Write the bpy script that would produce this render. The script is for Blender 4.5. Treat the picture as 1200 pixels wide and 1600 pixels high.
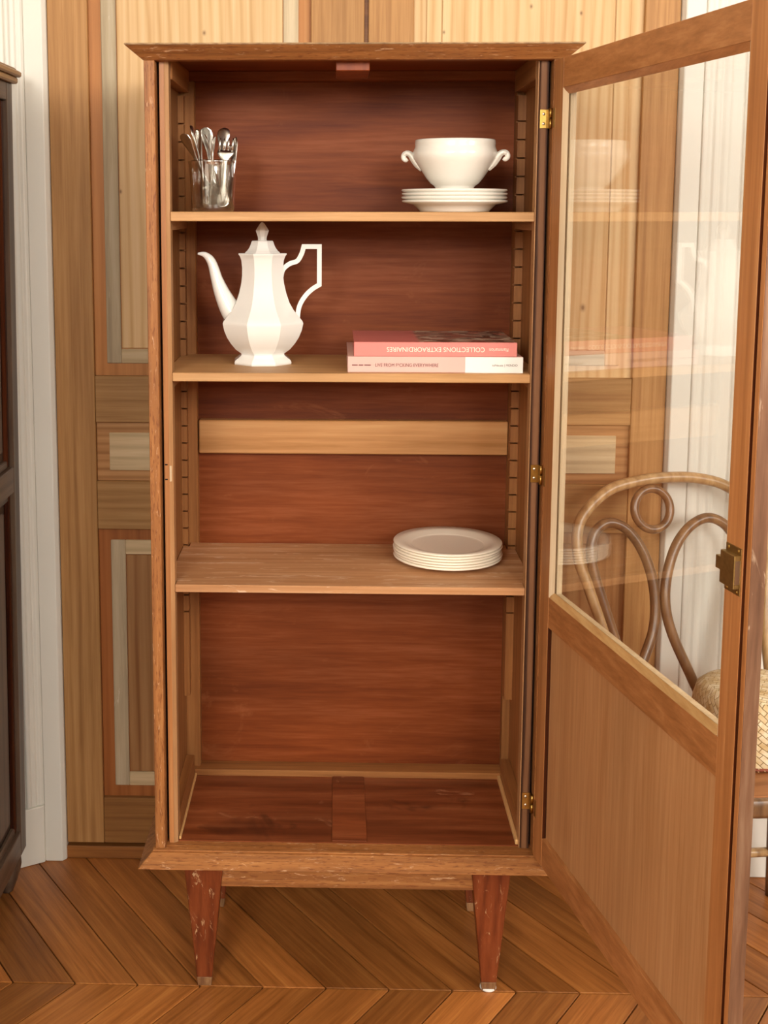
import bpy, bmesh, math, random
from mathutils import Vector, Matrix
random.seed(7)
scene = bpy.context.scene
for o in list(bpy.data.objects):
    bpy.data.objects.remove(o)
C = scene.collection
PI = math.pi

# ------------------------------------------------------------------ camera
F_PX, CX, CY = 1895.57, 472.66, 574.13
PITCH, YAW, ROLL = 0.1299, 0.0281, -0.0013
fw = Vector((-math.sin(YAW) * math.cos(PITCH), math.cos(YAW) * math.cos(PITCH), -math.sin(PITCH)))
rt = Vector((math.cos(YAW), math.sin(YAW), 0))
dn = fw.cross(rt)
r2 = rt * math.cos(ROLL) + dn * math.sin(ROLL)
d2 = dn * math.cos(ROLL) - rt * math.sin(ROLL)
cam_data = bpy.data.cameras.new('camera')
cam = bpy.data.objects.new('camera', cam_data)
C.objects.link(cam)
m = Matrix((r2, -d2, -fw)).transposed().to_4x4()
m.translation = Vector((-0.0259, -2.0649, 1.4425))
cam.matrix_world = m
cam_data.sensor_fit = 'VERTICAL'
cam_data.sensor_height = 36.0
cam_data.lens = F_PX / 1600 * 36.0
cam_data.shift_x = (600 - CX) / 1600
cam_data.shift_y = -(800 - CY) / 1600
cam_data.clip_start = 0.05
scene.camera = cam

# ------------------------------------------------------------------ world, light, exposure
def lin(h):
    h = h.lstrip('#')
    out = []
    for i in (0, 2, 4):
        c = int(h[i:i + 2], 16) / 255
        out.append(c / 12.92 if c <= .04045 else ((c + .055) / 1.055) ** 2.4)
    return (*out, 1)

world = bpy.data.worlds.new('room_light')
scene.world = world
world.use_nodes = True
wb = world.node_tree.nodes['Background']
wb.inputs[0].default_value = lin('#FFF4E6')
wb.inputs[1].default_value = 0.1

def area_light(name, loc, target, sx, sy, power, col):
    ld = bpy.data.lights.new(name, 'AREA')
    ld.shape = 'RECTANGLE'; ld.size = sx; ld.size_y = sy; ld.energy = power
    ld.color = lin(col)[:3]
    o = bpy.data.objects.new(name, ld)
    C.objects.link(o)
    o.location = loc
    o.rotation_euler = (Vector(target) - Vector(loc)).to_track_quat('-Z', 'Y').to_euler()
    return o
area_light('window_daylight', (3.05, -2.6, 2.15), (0.2, -.4, 1.4), 1.5, 1.2, 96, '#FFFBF4')
area_light('fill_lamp_front', (1.5, -4.1, 2.3), (0.2, 0.2, 1.4), 1.2, .9, 100, '#FFFAF2')  # added fill lamp behind the viewer, not a known window
area_light('window_daylight_side', (-1.0, -4.1, 2.3), (0.0, 0.2, 1.4), .9, .9, 84, '#FFFAF2')

vs = scene.view_settings
vs.view_transform = 'Standard'; vs.look = 'None'; vs.gamma = 1.0; vs.use_curve_mapping = False
vs.exposure = -0.16

# ------------------------------------------------------------------ materials
MATS = {}
def new_mat(name):
    mt = bpy.data.materials.new(name); mt.use_nodes = True
    nt = mt.node_tree
    b = nt.nodes['Principled BSDF']
    MATS[name] = mt
    return mt, nt, b
def N(nt, t, **k):
    n = nt.nodes.new(t)
    for a, v in k.items(): setattr(n, a, v)
    return n
def L(nt, a, b): nt.links.new(a, b)
def ramp(nt, stops):
    r = N(nt, 'ShaderNodeValToRGB')
    e = r.color_ramp.elements
    while len(e) < len(stops): e.new(0.5)
    for i, (p, c) in enumerate(stops):
        e[i].position = p; e[i].color = c
    return r
def math_n(nt, op, a, b=None, clamp=False):
    n = N(nt, 'ShaderNodeMath', operation=op); n.use_clamp = clamp
    for i, v in enumerate((a, b)):
        if v is None: continue
        if isinstance(v, (int, float)): n.inputs[i].default_value = v
        else: L(nt, v, n.inputs[i])
    return n.outputs[0]
def mixc(nt, f, a, b, mode='MIX'):
    n = N(nt, 'ShaderNodeMix', data_type='RGBA', blend_type=mode)
    for i, v in ((0, f), (6, a), (7, b)):
        if isinstance(v, (int, float)): n.inputs[i].default_value = v
        elif isinstance(v, tuple): n.inputs[i].default_value = v
        else: L(nt, v, n.inputs[i])
    return n.outputs[2]

def wood(name, dark, mid, light, axis='z', rough=.5, fine=55, longs=2.0, ring=5.0, ringk=14, ring_amt=.45,
         bump=.12, vary=.10, wear=None, wear_amt=.62, wear_scale=(60, 6), wear_soft=.07, blotch=.25, spec=.35, pores=None, stain=None, lines=260, knots=(), contrast=1.25):
    mt, nt, b = new_mat(name)
    tc = N(nt, 'ShaderNodeTexCoord'); oi = N(nt, 'ShaderNodeObjectInfo')
    rv = N(nt, 'ShaderNodeVectorMath', operation='SCALE'); rv.inputs[0].default_value = (3.1, 5.7, 4.3)
    L(nt, oi.outputs['Random'], rv.inputs['Scale'])
    ad = N(nt, 'ShaderNodeVectorMath', operation='ADD')
    L(nt, tc.outputs['Object'], ad.inputs[0]); L(nt, rv.outputs[0], ad.inputs[1])
    ax = 'xyz'.index(axis)
    def mp(cross, along):
        q = N(nt, 'ShaderNodeMapping'); s = [cross] * 3; s[ax] = along
        q.inputs['Scale'].default_value = s
        L(nt, ad.outputs[0], q.inputs[0]); return q.outputs[0]
    def noise(vec, detail=4, rgh=.55, dist=0.0, sc=1.0):
        n = N(nt, 'ShaderNodeTexNoise'); n.inputs['Scale'].default_value = sc
        n.inputs['Detail'].default_value = detail; n.inputs['Roughness'].default_value = rgh
        n.inputs['Distortion'].default_value = dist
        L(nt, vec, n.inputs['Vector']); return n.outputs[0]
    f1 = noise(mp(fine, longs), 6, .62, .35)
    f0 = noise(mp(fine * 4, longs * 5), 2, .5)
    # growth-ring lines: a straight ramp across the grain, bent by a slow noise
    rg = noise(mp(ring, ring * .13), 3, .5, .0)
    dt = N(nt, 'ShaderNodeVectorMath', operation='DOT_PRODUCT')
    dv = [1.0, .62, .83]; dv[ax] = 0.0; dt.inputs[1].default_value = dv
    L(nt, ad.outputs[0], dt.inputs[0])
    ph = math_n(nt, 'ADD', math_n(nt, 'MULTIPLY', dt.outputs['Value'], lines), math_n(nt, 'MULTIPLY', rg, ringk * 6.28))
    rs = math_n(nt, 'MULTIPLY', math_n(nt, 'ADD', math_n(nt, 'SINE', ph), 1.0), .5)
    rs = math_n(nt, 'SUBTRACT', 1.0, math_n(nt, 'POWER', rs, 2.5))
    fac = math_n(nt, 'ADD', math_n(nt, 'MULTIPLY', f1, 1 - ring_amt), math_n(nt, 'MULTIPLY', rs, ring_amt))
    fac = math_n(nt, 'ADD', math_n(nt, 'MULTIPLY', fac, .85), math_n(nt, 'MULTIPLY', f0, .15))
    fac = math_n(nt, 'ADD', math_n(nt, 'MULTIPLY', math_n(nt, 'SUBTRACT', fac, .55), contrast), .55)
    cr = ramp(nt, [(.28, lin(dark)), (.56, lin(mid)), (.82, lin(light))]); L(nt, fac, cr.inputs[0])
    col = cr.outputs[0]
    bl = noise(mp(4.5, 1.6), 3, .5)
    br = ramp(nt, [(.3, (1 - blotch,) * 3 + (1,)), (.7, (1 + blotch * .45,) * 3 + (1,))]); L(nt, bl, br.inputs[0])
    col = mixc(nt, 1.0, col, br.outputs[0], 'MULTIPLY')
    hv = N(nt, 'ShaderNodeHueSaturation')
    L(nt, math_n(nt, 'ADD', math_n(nt, 'MULTIPLY', oi.outputs['Random'], 2 * vary), 1 - vary), hv.inputs['Value'])
    L(nt, col, hv.inputs['Color']); col = hv.outputs[0]
    if pores:
        pn = noise(mp(420, 60), 2, .5)
        pr_ = ramp(nt, [(.56, (0, 0, 0, 1)), (.66, (1, 1, 1, 1))]); L(nt, pn, pr_.inputs[0])
        col = mixc(nt, math_n(nt, 'MULTIPLY', pr_.outputs[0], .7), col, lin(pores))
    for kx, kz, kr in knots:
        km = N(nt, 'ShaderNodeMapping'); km.inputs['Location'].default_value = (-kx / kr, 0, -kz / (kr * 1.5)); km.inputs['Scale'].default_value = (1 / kr, 0, 1 / (kr * 1.5))
        L(nt, tc.outputs['Object'], km.inputs[0])
        kl = N(nt, 'ShaderNodeVectorMath', operation='LENGTH'); L(nt, km.outputs[0], kl.inputs[0])
        kn = math_n(nt, 'ADD', kl.outputs['Value'], math_n(nt, 'MULTIPLY', f1, .5))
        kr_ = ramp(nt, [(.45, (1, 1, 1, 1)), (.62, (.45, .45, .45, 1)), (1, (0, 0, 0, 1))]); L(nt, kn, kr_.inputs[0])
        col = mixc(nt, math_n(nt, 'MULTIPLY', kr_.outputs[0], .8), col, lin('#7A5636'))
    if stain:
        sn = noise(tc.outputs['Object'], 3, .6, .6, 9)
        sr = ramp(nt, [(.60, (0, 0, 0, 1)), (.72, (1, 1, 1, 1))]); L(nt, sn, sr.inputs[0])
        col = mixc(nt, math_n(nt, 'MULTIPLY', sr.outputs[0], .7), col, lin(stain))
    if wear:
        wn = noise(mp(*wear_scale), 5, .7, 1.2)
        wr = ramp(nt, [(wear_amt, (0, 0, 0, 1)), (wear_amt + wear_soft, (1, 1, 1, 1))]); L(nt, wn, wr.inputs[0])
        col = mixc(nt, math_n(nt, 'MULTIPLY', wr.outputs[0], .75), col, lin(wear))
    L(nt, col, b.inputs['Base Color'])
    b.inputs['Roughness'].default_value = rough
    b.inputs['Specular IOR Level'].default_value = spec
    bp = N(nt, 'ShaderNodeBump'); bp.inputs['Strength'].default_value = bump; bp.inputs['Distance'].default_value = .001
    L(nt, fac, bp.inputs['Height']); L(nt, bp.outputs[0], b.inputs['Normal'])
    return mt

def plain(name, col, rough=.5, metallic=0.0, spec=.5, noise_amt=0.0, noise_scale=30, coat=0.0):
    mt, nt, b = new_mat(name)
    b.inputs['Base Color'].default_value = lin(col)
    b.inputs['Roughness'].default_value = rough; b.inputs['Metallic'].default_value = metallic
    b.inputs['Specular IOR Level'].default_value = spec
    if coat: b.inputs['Coat Weight'].default_value = coat; b.inputs['Coat Roughness'].default_value = .06
    if noise_amt:
        tc = N(nt, 'ShaderNodeTexCoord'); n = N(nt, 'ShaderNodeTexNoise')
        n.inputs['Scale'].default_value = noise_scale; n.inputs['Detail'].default_value = 4
        L(nt, tc.outputs['Object'], n.inputs['Vector'])
        r = ramp(nt, [(.3, (1 - noise_amt,) * 3 + (1,)), (.7, (1, 1, 1, 1))]); L(nt, n.outputs[0], r.inputs[0])
        L(nt, mixc(nt, 1.0, lin(col), r.outputs[0], 'MULTIPLY'), b.inputs['Base Color'])
    return mt

# cabinet timbers
for a in 'xyz':
    wood('oak_' + a, '#80502A', '#A66C3A', '#C08C54', a, .5, 110, 4, 6, 1.5, .06, wear='#D9B088', wear_amt=.60, wear_scale=(150, 26), pores='#74401E', blotch=.18)
    wood('oakdoor_' + a, '#966034', '#B07646', '#C28C5A', a, .42, 90, 2.2, 4, 2.4, .07, blotch=.16, lines=120)
    wood('lining_' + a, '#84522A', '#A06A3A', '#B07C4A', a, .5, 80, 3, 5, 1.5, .08, blotch=.2)
    wood('inner_' + a, '#966A42', '#B4865A', '#C89E74', a, .5, 80, 3, 5, 1.5, .08, blotch=.2)
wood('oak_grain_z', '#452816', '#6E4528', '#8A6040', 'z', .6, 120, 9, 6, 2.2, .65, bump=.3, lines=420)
wood('shelf_x', '#B48654', '#CC9C68', '#DAB080', 'x', .5, 90, 3, 5, 2, 0.07, wear='#EACBA0', wear_amt=.68, lines=200)
wood('shelf_worn_x', '#AA7446', '#C59266', '#D9AE86', 'x', .5, 70, 1.6, 6, 2, 0.1, wear='#E0C0A2', wear_amt=.57, wear_scale=(70, 9), lines=200)
wood('mahogany_x', '#62290D', '#7E3E1A', '#925230', 'x', .5, 85, 4.5, 3.2, 3.6, 0.2, blotch=.34, bump=.05, vary=.02, contrast=1.15, spec=.2, lines=22, wear='#9A5E38', wear_amt=.62, wear_scale=(7, 5), wear_soft=.2)
wood('mahogany_z', '#742F0E', '#924519', '#A45628', 'z', .42, 60, 2.0, 4, 3, 0.14, blotch=.3, bump=.05, lines=60)
wood('base_red_x', '#6E3417', '#8F4B28', '#A8633C', 'x', .36, 50, 4.0, 6, 2.6, 0.14, blotch=.35, stain='#3E1B0C', wear='#B98460', wear_amt=.64, wear_scale=(9, 5), lines=90)
wood('leg_z', '#602A12', '#7C3C1C', '#8E4C2A', 'z', .36, 70, 2.0, 4, 1.5, .15, wear='#C8A67C', wear_amt=.605, wear_scale=(70, 22))
wood('leg_worn', '#6E4428', '#946A44', '#BC9C72', 'z', .7, 120, 8, 6, 1, .1)
wood('brace_x', '#A8733E', '#C48E58', '#D3A36C', 'x', .5, 60, 2.4, 4, 2.4, 0.14, lines=110)
wood('bead_z', '#CBAE88', '#DBC29E', '#E6D2B4', 'z', .5, 90, 3, 4, 1, .15)
wood('bead_y', '#C8955C', '#DBAD72', '#E6C08A', 'y', .5, 90, 3, 4, 1, .15)
wood('door_veneer_z', '#AE7A4C', '#C08E60', '#CC9E70', 'z', .42, 130, 4, 4, 2.4, .05, blotch=.14, lines=120)
wood('edge_worn_z', '#5E3E2A', '#7A563E', '#94745A', 'z', .5, 60, 5, 4, 2, .1, blotch=.3, wear='#C8AE92', wear_amt=.66, wear_scale=(40, 5))
# wall doors
wood('pine_z', '#C59A64', '#D9B584', '#E3C497', 'z', .55, 60, 1.2, 5.0, 5.0, 0.2, blotch=.08, bump=.05, vary=.03, lines=280, knots=((.4885, 1.2385, .010), (.366, 1.8505, .007), (.467, 1.8370, .006), (-.478, 1.478, .006), (.19, 1.80, .006), (-.30, 1.80, .007)))
wood('pine_x', '#8E6036', '#AC7C4C', '#BE9060', 'x', .55, 60, 1.2, 3.0, 3.2, 0.22, blotch=.08, bump=.05, lines=420)
wood('stile_z', '#986A3C', '#B28450', '#C29662', 'z', .55, 90, 2.4, 4, 2.0, 0.1, blotch=.12, bump=.06, vary=.04, lines=260)
wood('stile_x', '#8E6438', '#A87E4C', '#B8905E', 'x', .55, 90, 2.4, 4, 2.0, 0.1, blotch=.12, bump=.06, vary=.04, lines=260)
wood('panel_border_z', '#A66A34', '#BC7E44', '#CA9054', 'z', .5, 60, 1.5, 4, 2.5, 0.12, blotch=.12, bump=.05, vary=.03, lines=200)
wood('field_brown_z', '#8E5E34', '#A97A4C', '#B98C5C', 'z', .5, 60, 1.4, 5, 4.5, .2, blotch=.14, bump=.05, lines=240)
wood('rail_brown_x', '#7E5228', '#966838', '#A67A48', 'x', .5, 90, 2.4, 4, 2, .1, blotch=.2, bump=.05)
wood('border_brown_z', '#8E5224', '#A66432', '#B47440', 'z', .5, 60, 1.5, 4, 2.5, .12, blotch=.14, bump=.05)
wood('stripped_z', '#B2A084', '#C9B798', '#D8CAB0', 'z', .75, 80, 4, 6, 1, .15, blotch=.2, wear='#E4DBCA', wear_amt=.66)
wood('stripped_x', '#B29A76', '#CCB48E', '#DCC8A6', 'x', .75, 60, 2, 3, 3, 0.2, blotch=.18, lines=300)
# floor
wood('parquet_y', '#8C5222', '#AE6C34', '#C48644', 'y', .38, 130, 4.5, 5, 2.6, 0.08, vary=.24, blotch=.3, bump=.04, spec=.5, lines=130, contrast=1.25)
_pn = MATS['parquet_y'].node_tree; _pb = _pn.nodes['Principled BSDF']
_pb.inputs['Anisotropic'].default_value = .8
_vt = N(_pn, 'ShaderNodeVectorTransform', vector_type='VECTOR', convert_from='OBJECT', convert_to='WORLD'); _vt.inputs[0].default_value = (1, 0, 0)
L(_pn, _vt.outputs[0], _pb.inputs['Tangent'])
plain('floor_gap', '#25140A', .8)
wood('threshold_x', '#7A4820', '#97602F', '#AA733E', 'x', .45, 70, 3, 5, 2, 0.1, lines=200)
plain('white_paint', '#E2DFD5', .45, noise_amt=.03, noise_scale=6)
plain('white_wall', '#ECE8DC', .75, noise_amt=.04, noise_scale=20)
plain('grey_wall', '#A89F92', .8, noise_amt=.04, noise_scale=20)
# dark furniture and chair
wood('dark_oak_z', '#43332A', '#5C483A', '#72604E', 'z', .34, 80, 3, 5, 1.5, .2)
wood('dark_oak_y', '#43332A', '#5C483A', '#72604E', 'y', .34, 80, 3, 5, 1.5, .2)
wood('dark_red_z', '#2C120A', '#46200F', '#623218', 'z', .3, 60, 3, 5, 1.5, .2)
wood('dark_top_y', '#8A6A48', '#A5835A', '#B8966C', 'y', .45, 90, 3, 5, 1.5, .2)
wood('bentwood', '#5E422A', '#7E5C3C', '#9A7852', 'z', .30, 60, 10, 8, 1, .15, blotch=.3, bump=.04, spec=.6)
wood('bentwood_light', '#8C6A44', '#B08E62', '#C6A87C', 'z', .30, 60, 10, 8, 1, .15, blotch=.3, bump=.04, spec=.6)
wood('seat_wood', '#8A542C', '#AA7044', '#BC8454', 'x', .4, 60, 4, 5, 1.5, .2)
# small materials
plain('porcelain', '#F4F2EC', .12, spec=.6, coat=.3)
plain('cream_china', '#F4F0E6', .16, spec=.55, coat=.25)
plain('rose_china', '#FAEFDC', .2, spec=.5, coat=.2)
plain('brass', '#B8924C', .32, 1.0, noise_amt=.25, noise_scale=90)
plain('brass_aged', '#B0935C', .48, 1.0, noise_amt=.3, noise_scale=120)
plain('steel_screw', '#C9C2B2', .3, 1.0)
plain('silver', '#DEDAD2', .26, 1.0, noise_amt=.15, noise_scale=60)
plain('dark_slot', '#150904', .9)
plain('felt_pad', '#E6E2DA', .9)
plain('book_pink', '#DDB3A8', .6)
plain('book_coral', '#D9837A', .45)
plain('book_white', '#EFEBE6', .5)
plain('book_paper', '#E8DCCB', .8, noise_amt=.15, noise_scale=300)
plain('ink_dark', '#7A4A48', .7)
plain('ink_grey', '#77706C', .7)
plain('ink_cream', '#F6E8D6', .6)
plain('rim_red', '#8A4630', .7)

def glass_thin(name, k=1.0):
    mt, nt, b = new_mat(name)
    nt.nodes.remove(b)
    out = nt.nodes['Material Output']
    geo = N(nt, 'ShaderNodeNewGeometry')
    ior = math_n(nt, 'ADD', math_n(nt, 'MULTIPLY', geo.outputs['Backfacing'], 1 / 1.5 - 1.5), 1.5)
    fr = N(nt, 'ShaderNodeFresnel'); L(nt, ior, fr.inputs['IOR'])
    tr = N(nt, 'ShaderNodeBsdfTransparent'); tr.inputs[0].default_value = (.965, .97, .96, 1)
    gl = N(nt, 'ShaderNodeBsdfGlossy'); gl.inputs['Roughness'].default_value = .004
    gl.inputs['Color'].default_value = (1, 1, 1, 1)
    mx = N(nt, 'ShaderNodeMixShader')
    L(nt, math_n(nt, 'MULTIPLY', fr.outputs[0], k, True), mx.inputs[0]); L(nt, tr.outputs[0], mx.inputs[1]); L(nt, gl.outputs[0], mx.inputs[2])
    L(nt, mx.outputs[0], out.inputs['Surface'])
glass_thin('pane_glass')
glass_thin('jar_glass', 5.0)

# coral book cover: flat print of a crowded photograph on a coral ground
mt, nt, b = new_mat('book_cover_print')
tc = N(nt, 'ShaderNodeTexCoord')
sx = N(nt, 'ShaderNodeSeparateXYZ'); L(nt, tc.outputs['Object'], sx.inputs[0])
mp_ = N(nt, 'ShaderNodeMapping'); mp_.inputs['Scale'].default_value = (45, 70, 1); L(nt, tc.outputs['Object'], mp_.inputs[0])
vo = N(nt, 'ShaderNodeTexVoronoi', distance='CHEBYCHEV'); vo.inputs['Scale'].default_value = 1.0; L(nt, mp_.outputs[0], vo.inputs['Vector'])
sp = N(nt, 'ShaderNodeSeparateColor'); L(nt, vo.outputs['Color'], sp.inputs[0])
cr = ramp(nt, [(0, lin('#3A2A24')), (.3, lin('#8A4A3E')), (.55, lin('#D8C9B4')), (.8, lin('#6E5848')), (1, lin('#C77F6C'))])
L(nt, sp.outputs[0], cr.inputs[0])
edge = ramp(nt, [(.40, (0, 0, 0, 1)), (.42, (1, 1, 1, 1))]); L(nt, math_n(nt, 'ADD', math_n(nt, 'MULTIPLY', sx.outputs[0], 3.3), .5), edge.inputs[0])
L(nt, mixc(nt, edge.outputs[0], lin('#CF6F6B'), cr.outputs[0]), b.inputs['Base Color'])
b.inputs['Roughness'].default_value = .28

# plaited straw
mt, nt, b = new_mat('straw')
tc = N(nt, 'ShaderNodeTexCoord')
mp_ = N(nt, 'ShaderNodeMapping'); mp_.inputs['Scale'].default_value = (72, 72, 1); mp_.inputs['Rotation'].default_value = (0, 0, .7)
L(nt, tc.outputs['UV'], mp_.inputs[0])
br_ = N(nt, 'ShaderNodeTexBrick'); br_.offset = .5
br_.inputs['Scale'].default_value = 1.0; br_.inputs['Mortar Size'].default_value = .06; br_.inputs['Mortar Smooth'].default_value = .9
br_.inputs['Brick Width'].default_value = 1.25; br_.inputs['Row Height'].default_value = .62
br_.inputs['Color1'].default_value = lin('#D9C49C'); br_.inputs['Color2'].default_value = lin('#F0E4C8'); br_.inputs['Mortar'].default_value = lin('#B99868')
L(nt, mp_.outputs[0], br_.inputs['Vector'])
sn_ = N(nt, 'ShaderNodeTexNoise'); sn_.inputs['Scale'].default_value = 55; sn_.inputs['Detail'].default_value = 3; L(nt, tc.outputs['UV'], sn_.inputs['Vector'])
sr_ = ramp(nt, [(.36, lin('#E2CDA4')), (.6, lin('#FFFFFF'))]); L(nt, sn_.outputs[0], sr_.inputs[0])
L(nt, mixc(nt, .75, br_.outputs['Color'], sr_.outputs[0], 'MULTIPLY'), b.inputs['Base Color']); b.inputs['Roughness'].default_value = .6
wv_ = N(nt, 'ShaderNodeMapping'); L(nt, tc.outputs['UV'], wv_.inputs[0])
dn_n = N(nt, 'ShaderNodeTexNoise'); dn_n.inputs['Scale'].default_value = 40; L(nt, tc.outputs['UV'], dn_n.inputs['Vector'])
dv_ = N(nt, 'ShaderNodeVectorMath', operation='SCALE'); dv_.inputs['Scale'].default_value = .006; L(nt, dn_n.outputs['Color'], dv_.inputs[0])
da_ = N(nt, 'ShaderNodeVectorMath', operation='ADD'); L(nt, wv_.outputs[0], da_.inputs[0]); L(nt, dv_.outputs[0], da_.inputs[1]); L(nt, da_.outputs[0], mp_.inputs[0])
bp = N(nt, 'ShaderNodeBump'); bp.invert = True; bp.inputs['Strength'].default_value = .8; bp.inputs['Distance'].default_value = .003
L(nt, br_.outputs['Fac'], bp.inputs['Height']); L(nt, bp.outputs[0], b.inputs['Normal'])

# ------------------------------------------------------------------ mesh helpers
WORLD = {}
class MB:
    """collects geometry, builds ONE mesh object"""
    def __init__(s): s.v = []; s.f = []; s.sm = []; s.sharp = []
    def add(s, vs_, fs, smooth=False):
        n = len(s.v); s.v += [Vector(p) for p in vs_]
        for f in fs: s.f.append([i + n for i in f]); s.sm.append(smooth)
        return n
    def box(s, x0, x1, y0, y1, z0, z1):
        v = [(x, y, z) for z in (z0, z1) for y in (y0, y1) for x in (x0, x1)]
        s.add(v, [(0, 2, 3, 1), (4, 5, 7, 6), (0, 1, 5, 4), (2, 6, 7, 3), (0, 4, 6, 2), (1, 3, 7, 5)]); return s
    def frustum(s, r0, z0, r1, z1):
        v = []
        for (x0, x1, y0, y1), z in ((r0, z0), (r1, z1)):
            v += [(x0, y0, z), (x1, y0, z), (x0, y1, z), (x1, y1, z)]
        s.add(v, [(0, 2, 3, 1), (4, 5, 7, 6), (0, 1, 5, 4), (2, 6, 7, 3), (0, 4, 6, 2), (1, 3, 7, 5)]); return s
    def prism(s, poly, z0, z1):
        n = len(poly)
        v = [(x, y, z0) for x, y in poly] + [(x, y, z1) for x, y in poly]
        s.add(v, [tuple(range(n))[::-1], tuple(range(n, 2 * n))] + [(i, (i + 1) % n, n + (i + 1) % n, n + i) for i in range(n)]); return s
    def lathe(s, prof, seg=48, c=(0, 0), rot=0.0, smooth=True, facet=False):
        n0 = len(s.v); rings = []
        for r, z in prof:
            if r < 1e-6:
                rings.append([len(s.v)]); s.v.append(Vector((c[0], c[1], z)))
            else:
                rings.append(list(range(len(s.v), len(s.v) + seg)))
                for k in range(seg):
                    a = rot + 2 * PI * k / seg
                    s.v.append(Vector((c[0] + r * math.cos(a), c[1] + r * math.sin(a), z)))
        for a, b in zip(rings, rings[1:]):
            for k in range(seg):
                k2 = (k + 1) % seg
                if len(a) == 1 and len(b) == 1: continue
                if len(a) == 1: f = [a[0], b[k2], b[k]][::-1]
                elif len(b) == 1: f = [a[k], a[k2], b[0]]
                else: f = [a[k], a[k2], b[k2], b[k]]
                s.f.append(f); s.sm.append(smooth)
                if facet and len(a) > 1 and len(b) > 1: s.sharp.append((a[k], b[k]))
        return s
    def tube(s, pts, rad, seg=12, closed=False, sub=6, smooth=True, sect=None):
        P = [Vector(p) for p in pts]
        R = [rad] * len(P) if isinstance(rad, (int, float)) else list(rad)
        if sub > 1:
            Q = []; RR = []; n = len(P)
            rng = range(n if closed else n - 1)
            for i in rng:
                p1, p2 = P[i], P[(i + 1) % n]
                p0 = P[i - 1] if (closed or i > 0) else p1 * 2 - p2
                p3 = P[(i + 2) % n] if (closed or i + 2 < n) else p2 * 2 - p1
                for k in range(sub):
                    t = k / sub
                    Q.append(.5 * ((2 * p1) + (p2 - p0) * t + (2 * p0 - 5 * p1 + 4 * p2 - p3) * t * t + (3 * p1 - p0 - 3 * p2 + p3) * t ** 3))
                    RR.append(R[i] * (1 - t) + R[(i + 1) % n] * t)
            if not closed: Q.append(P[-1]); RR.append(R[-1])
            P, R = Q, RR
        n = len(P); T = []
        for i in range(n):
            a = P[i - 1] if (closed or i > 0) else P[i]
            b = P[(i + 1) % n] if (closed or i < n - 1) else P[i]
            T.append((b - a).normalized())
        u = T[0].cross(Vector((0, 1, 0)))
        if u.length < .2: u = T[0].cross(Vector((1, 0, 0)))
        u.normalize(); rings = []
        for i in range(n):
            u = (u - T[i] * u.dot(T[i])).normalized(); w = T[i].cross(u)
            if sect: shape = sect
            else: shape = [(math.cos(2 * PI * k / seg), math.sin(2 * PI * k / seg)) for k in range(seg)]
            st = len(s.v)
            for a, b in shape: s.v.append(P[i] + (u * a + w * b) * R[i])
            rings.append(list(range(st, st + len(shape))))
        m_ = len(rings[0])
        for i in range(n if closed else n - 1):
            A, B = rings[i], rings[(i + 1) % n]
            for k in range(m_):
                s.f.append([A[k], A[(k + 1) % m_], B[(k + 1) % m_], B[k]]); s.sm.append(smooth)
        if not closed:
            s.f.append(rings[0][::-1]); s.sm.append(False); s.f.append(rings[-1]); s.sm.append(False)
        return s
    def build(s, name, mat, parent=None, bevel=0.0, off=None, seg=1):
        off = Vector(off) if off is not None else (WORLD.get(parent.name, Vector()) if parent else Vector())
        me = bpy.data.meshes.new(name)
        me.from_pydata([p - off for p in s.v], [], s.f)
        for p, q in zip(me.polygons, s.sm): p.use_smooth = q
        bm = bmesh.new(); bm.from_mesh(me)
        if s.sharp:
            bm.verts.ensure_lookup_table()
            for a, b_ in s.sharp:
                e = bm.edges.get((bm.verts[a], bm.verts[b_]))
                if e: e.smooth = False
        bmesh.ops.recalc_face_normals(bm, faces=bm.faces)
        if bevel:
            bmesh.ops.bevel(bm, geom=[e for e in bm.edges if len(e.link_faces) == 2 and e.calc_face_angle(0) > .3], offset=bevel, segments=seg, affect='EDGES', clamp_overlap=True)
        bm.to_mesh(me); bm.free()
        me.materials.append(MATS[mat])
        o = bpy.data.objects.new(name, me); C.objects.link(o)
        if parent:
            o.parent = parent
            WORLD[o.name] = WORLD.get(parent.name, Vector())
        else: WORLD[o.name] = Vector()
        return o
def B(*a): return MB().box(*a)
def tag(o, label=None, cat=None, group=None, kind=None):
    if label: o['label'] = label
    if cat: o['category'] = cat
    if group: o['group'] = group
    if kind: o['kind'] = kind
    return o
def thing(name, loc, label, cat, group=None):
    o = bpy.data.objects.new(name, None); C.objects.link(o)
    o.location = loc; o.empty_display_size = .05
    WORLD[o.name] = Vector(loc)
    return tag(o, label, cat, group)
def struct(o, label=None): return tag(o, label, None, None, 'structure')
def root_mesh(o, loc):
    """move a top-level mesh's origin to its base"""
    loc = Vector(loc); o.data.transform(Matrix.Translation(-loc)); o.location = loc; WORLD[o.name] = loc; return o

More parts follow.
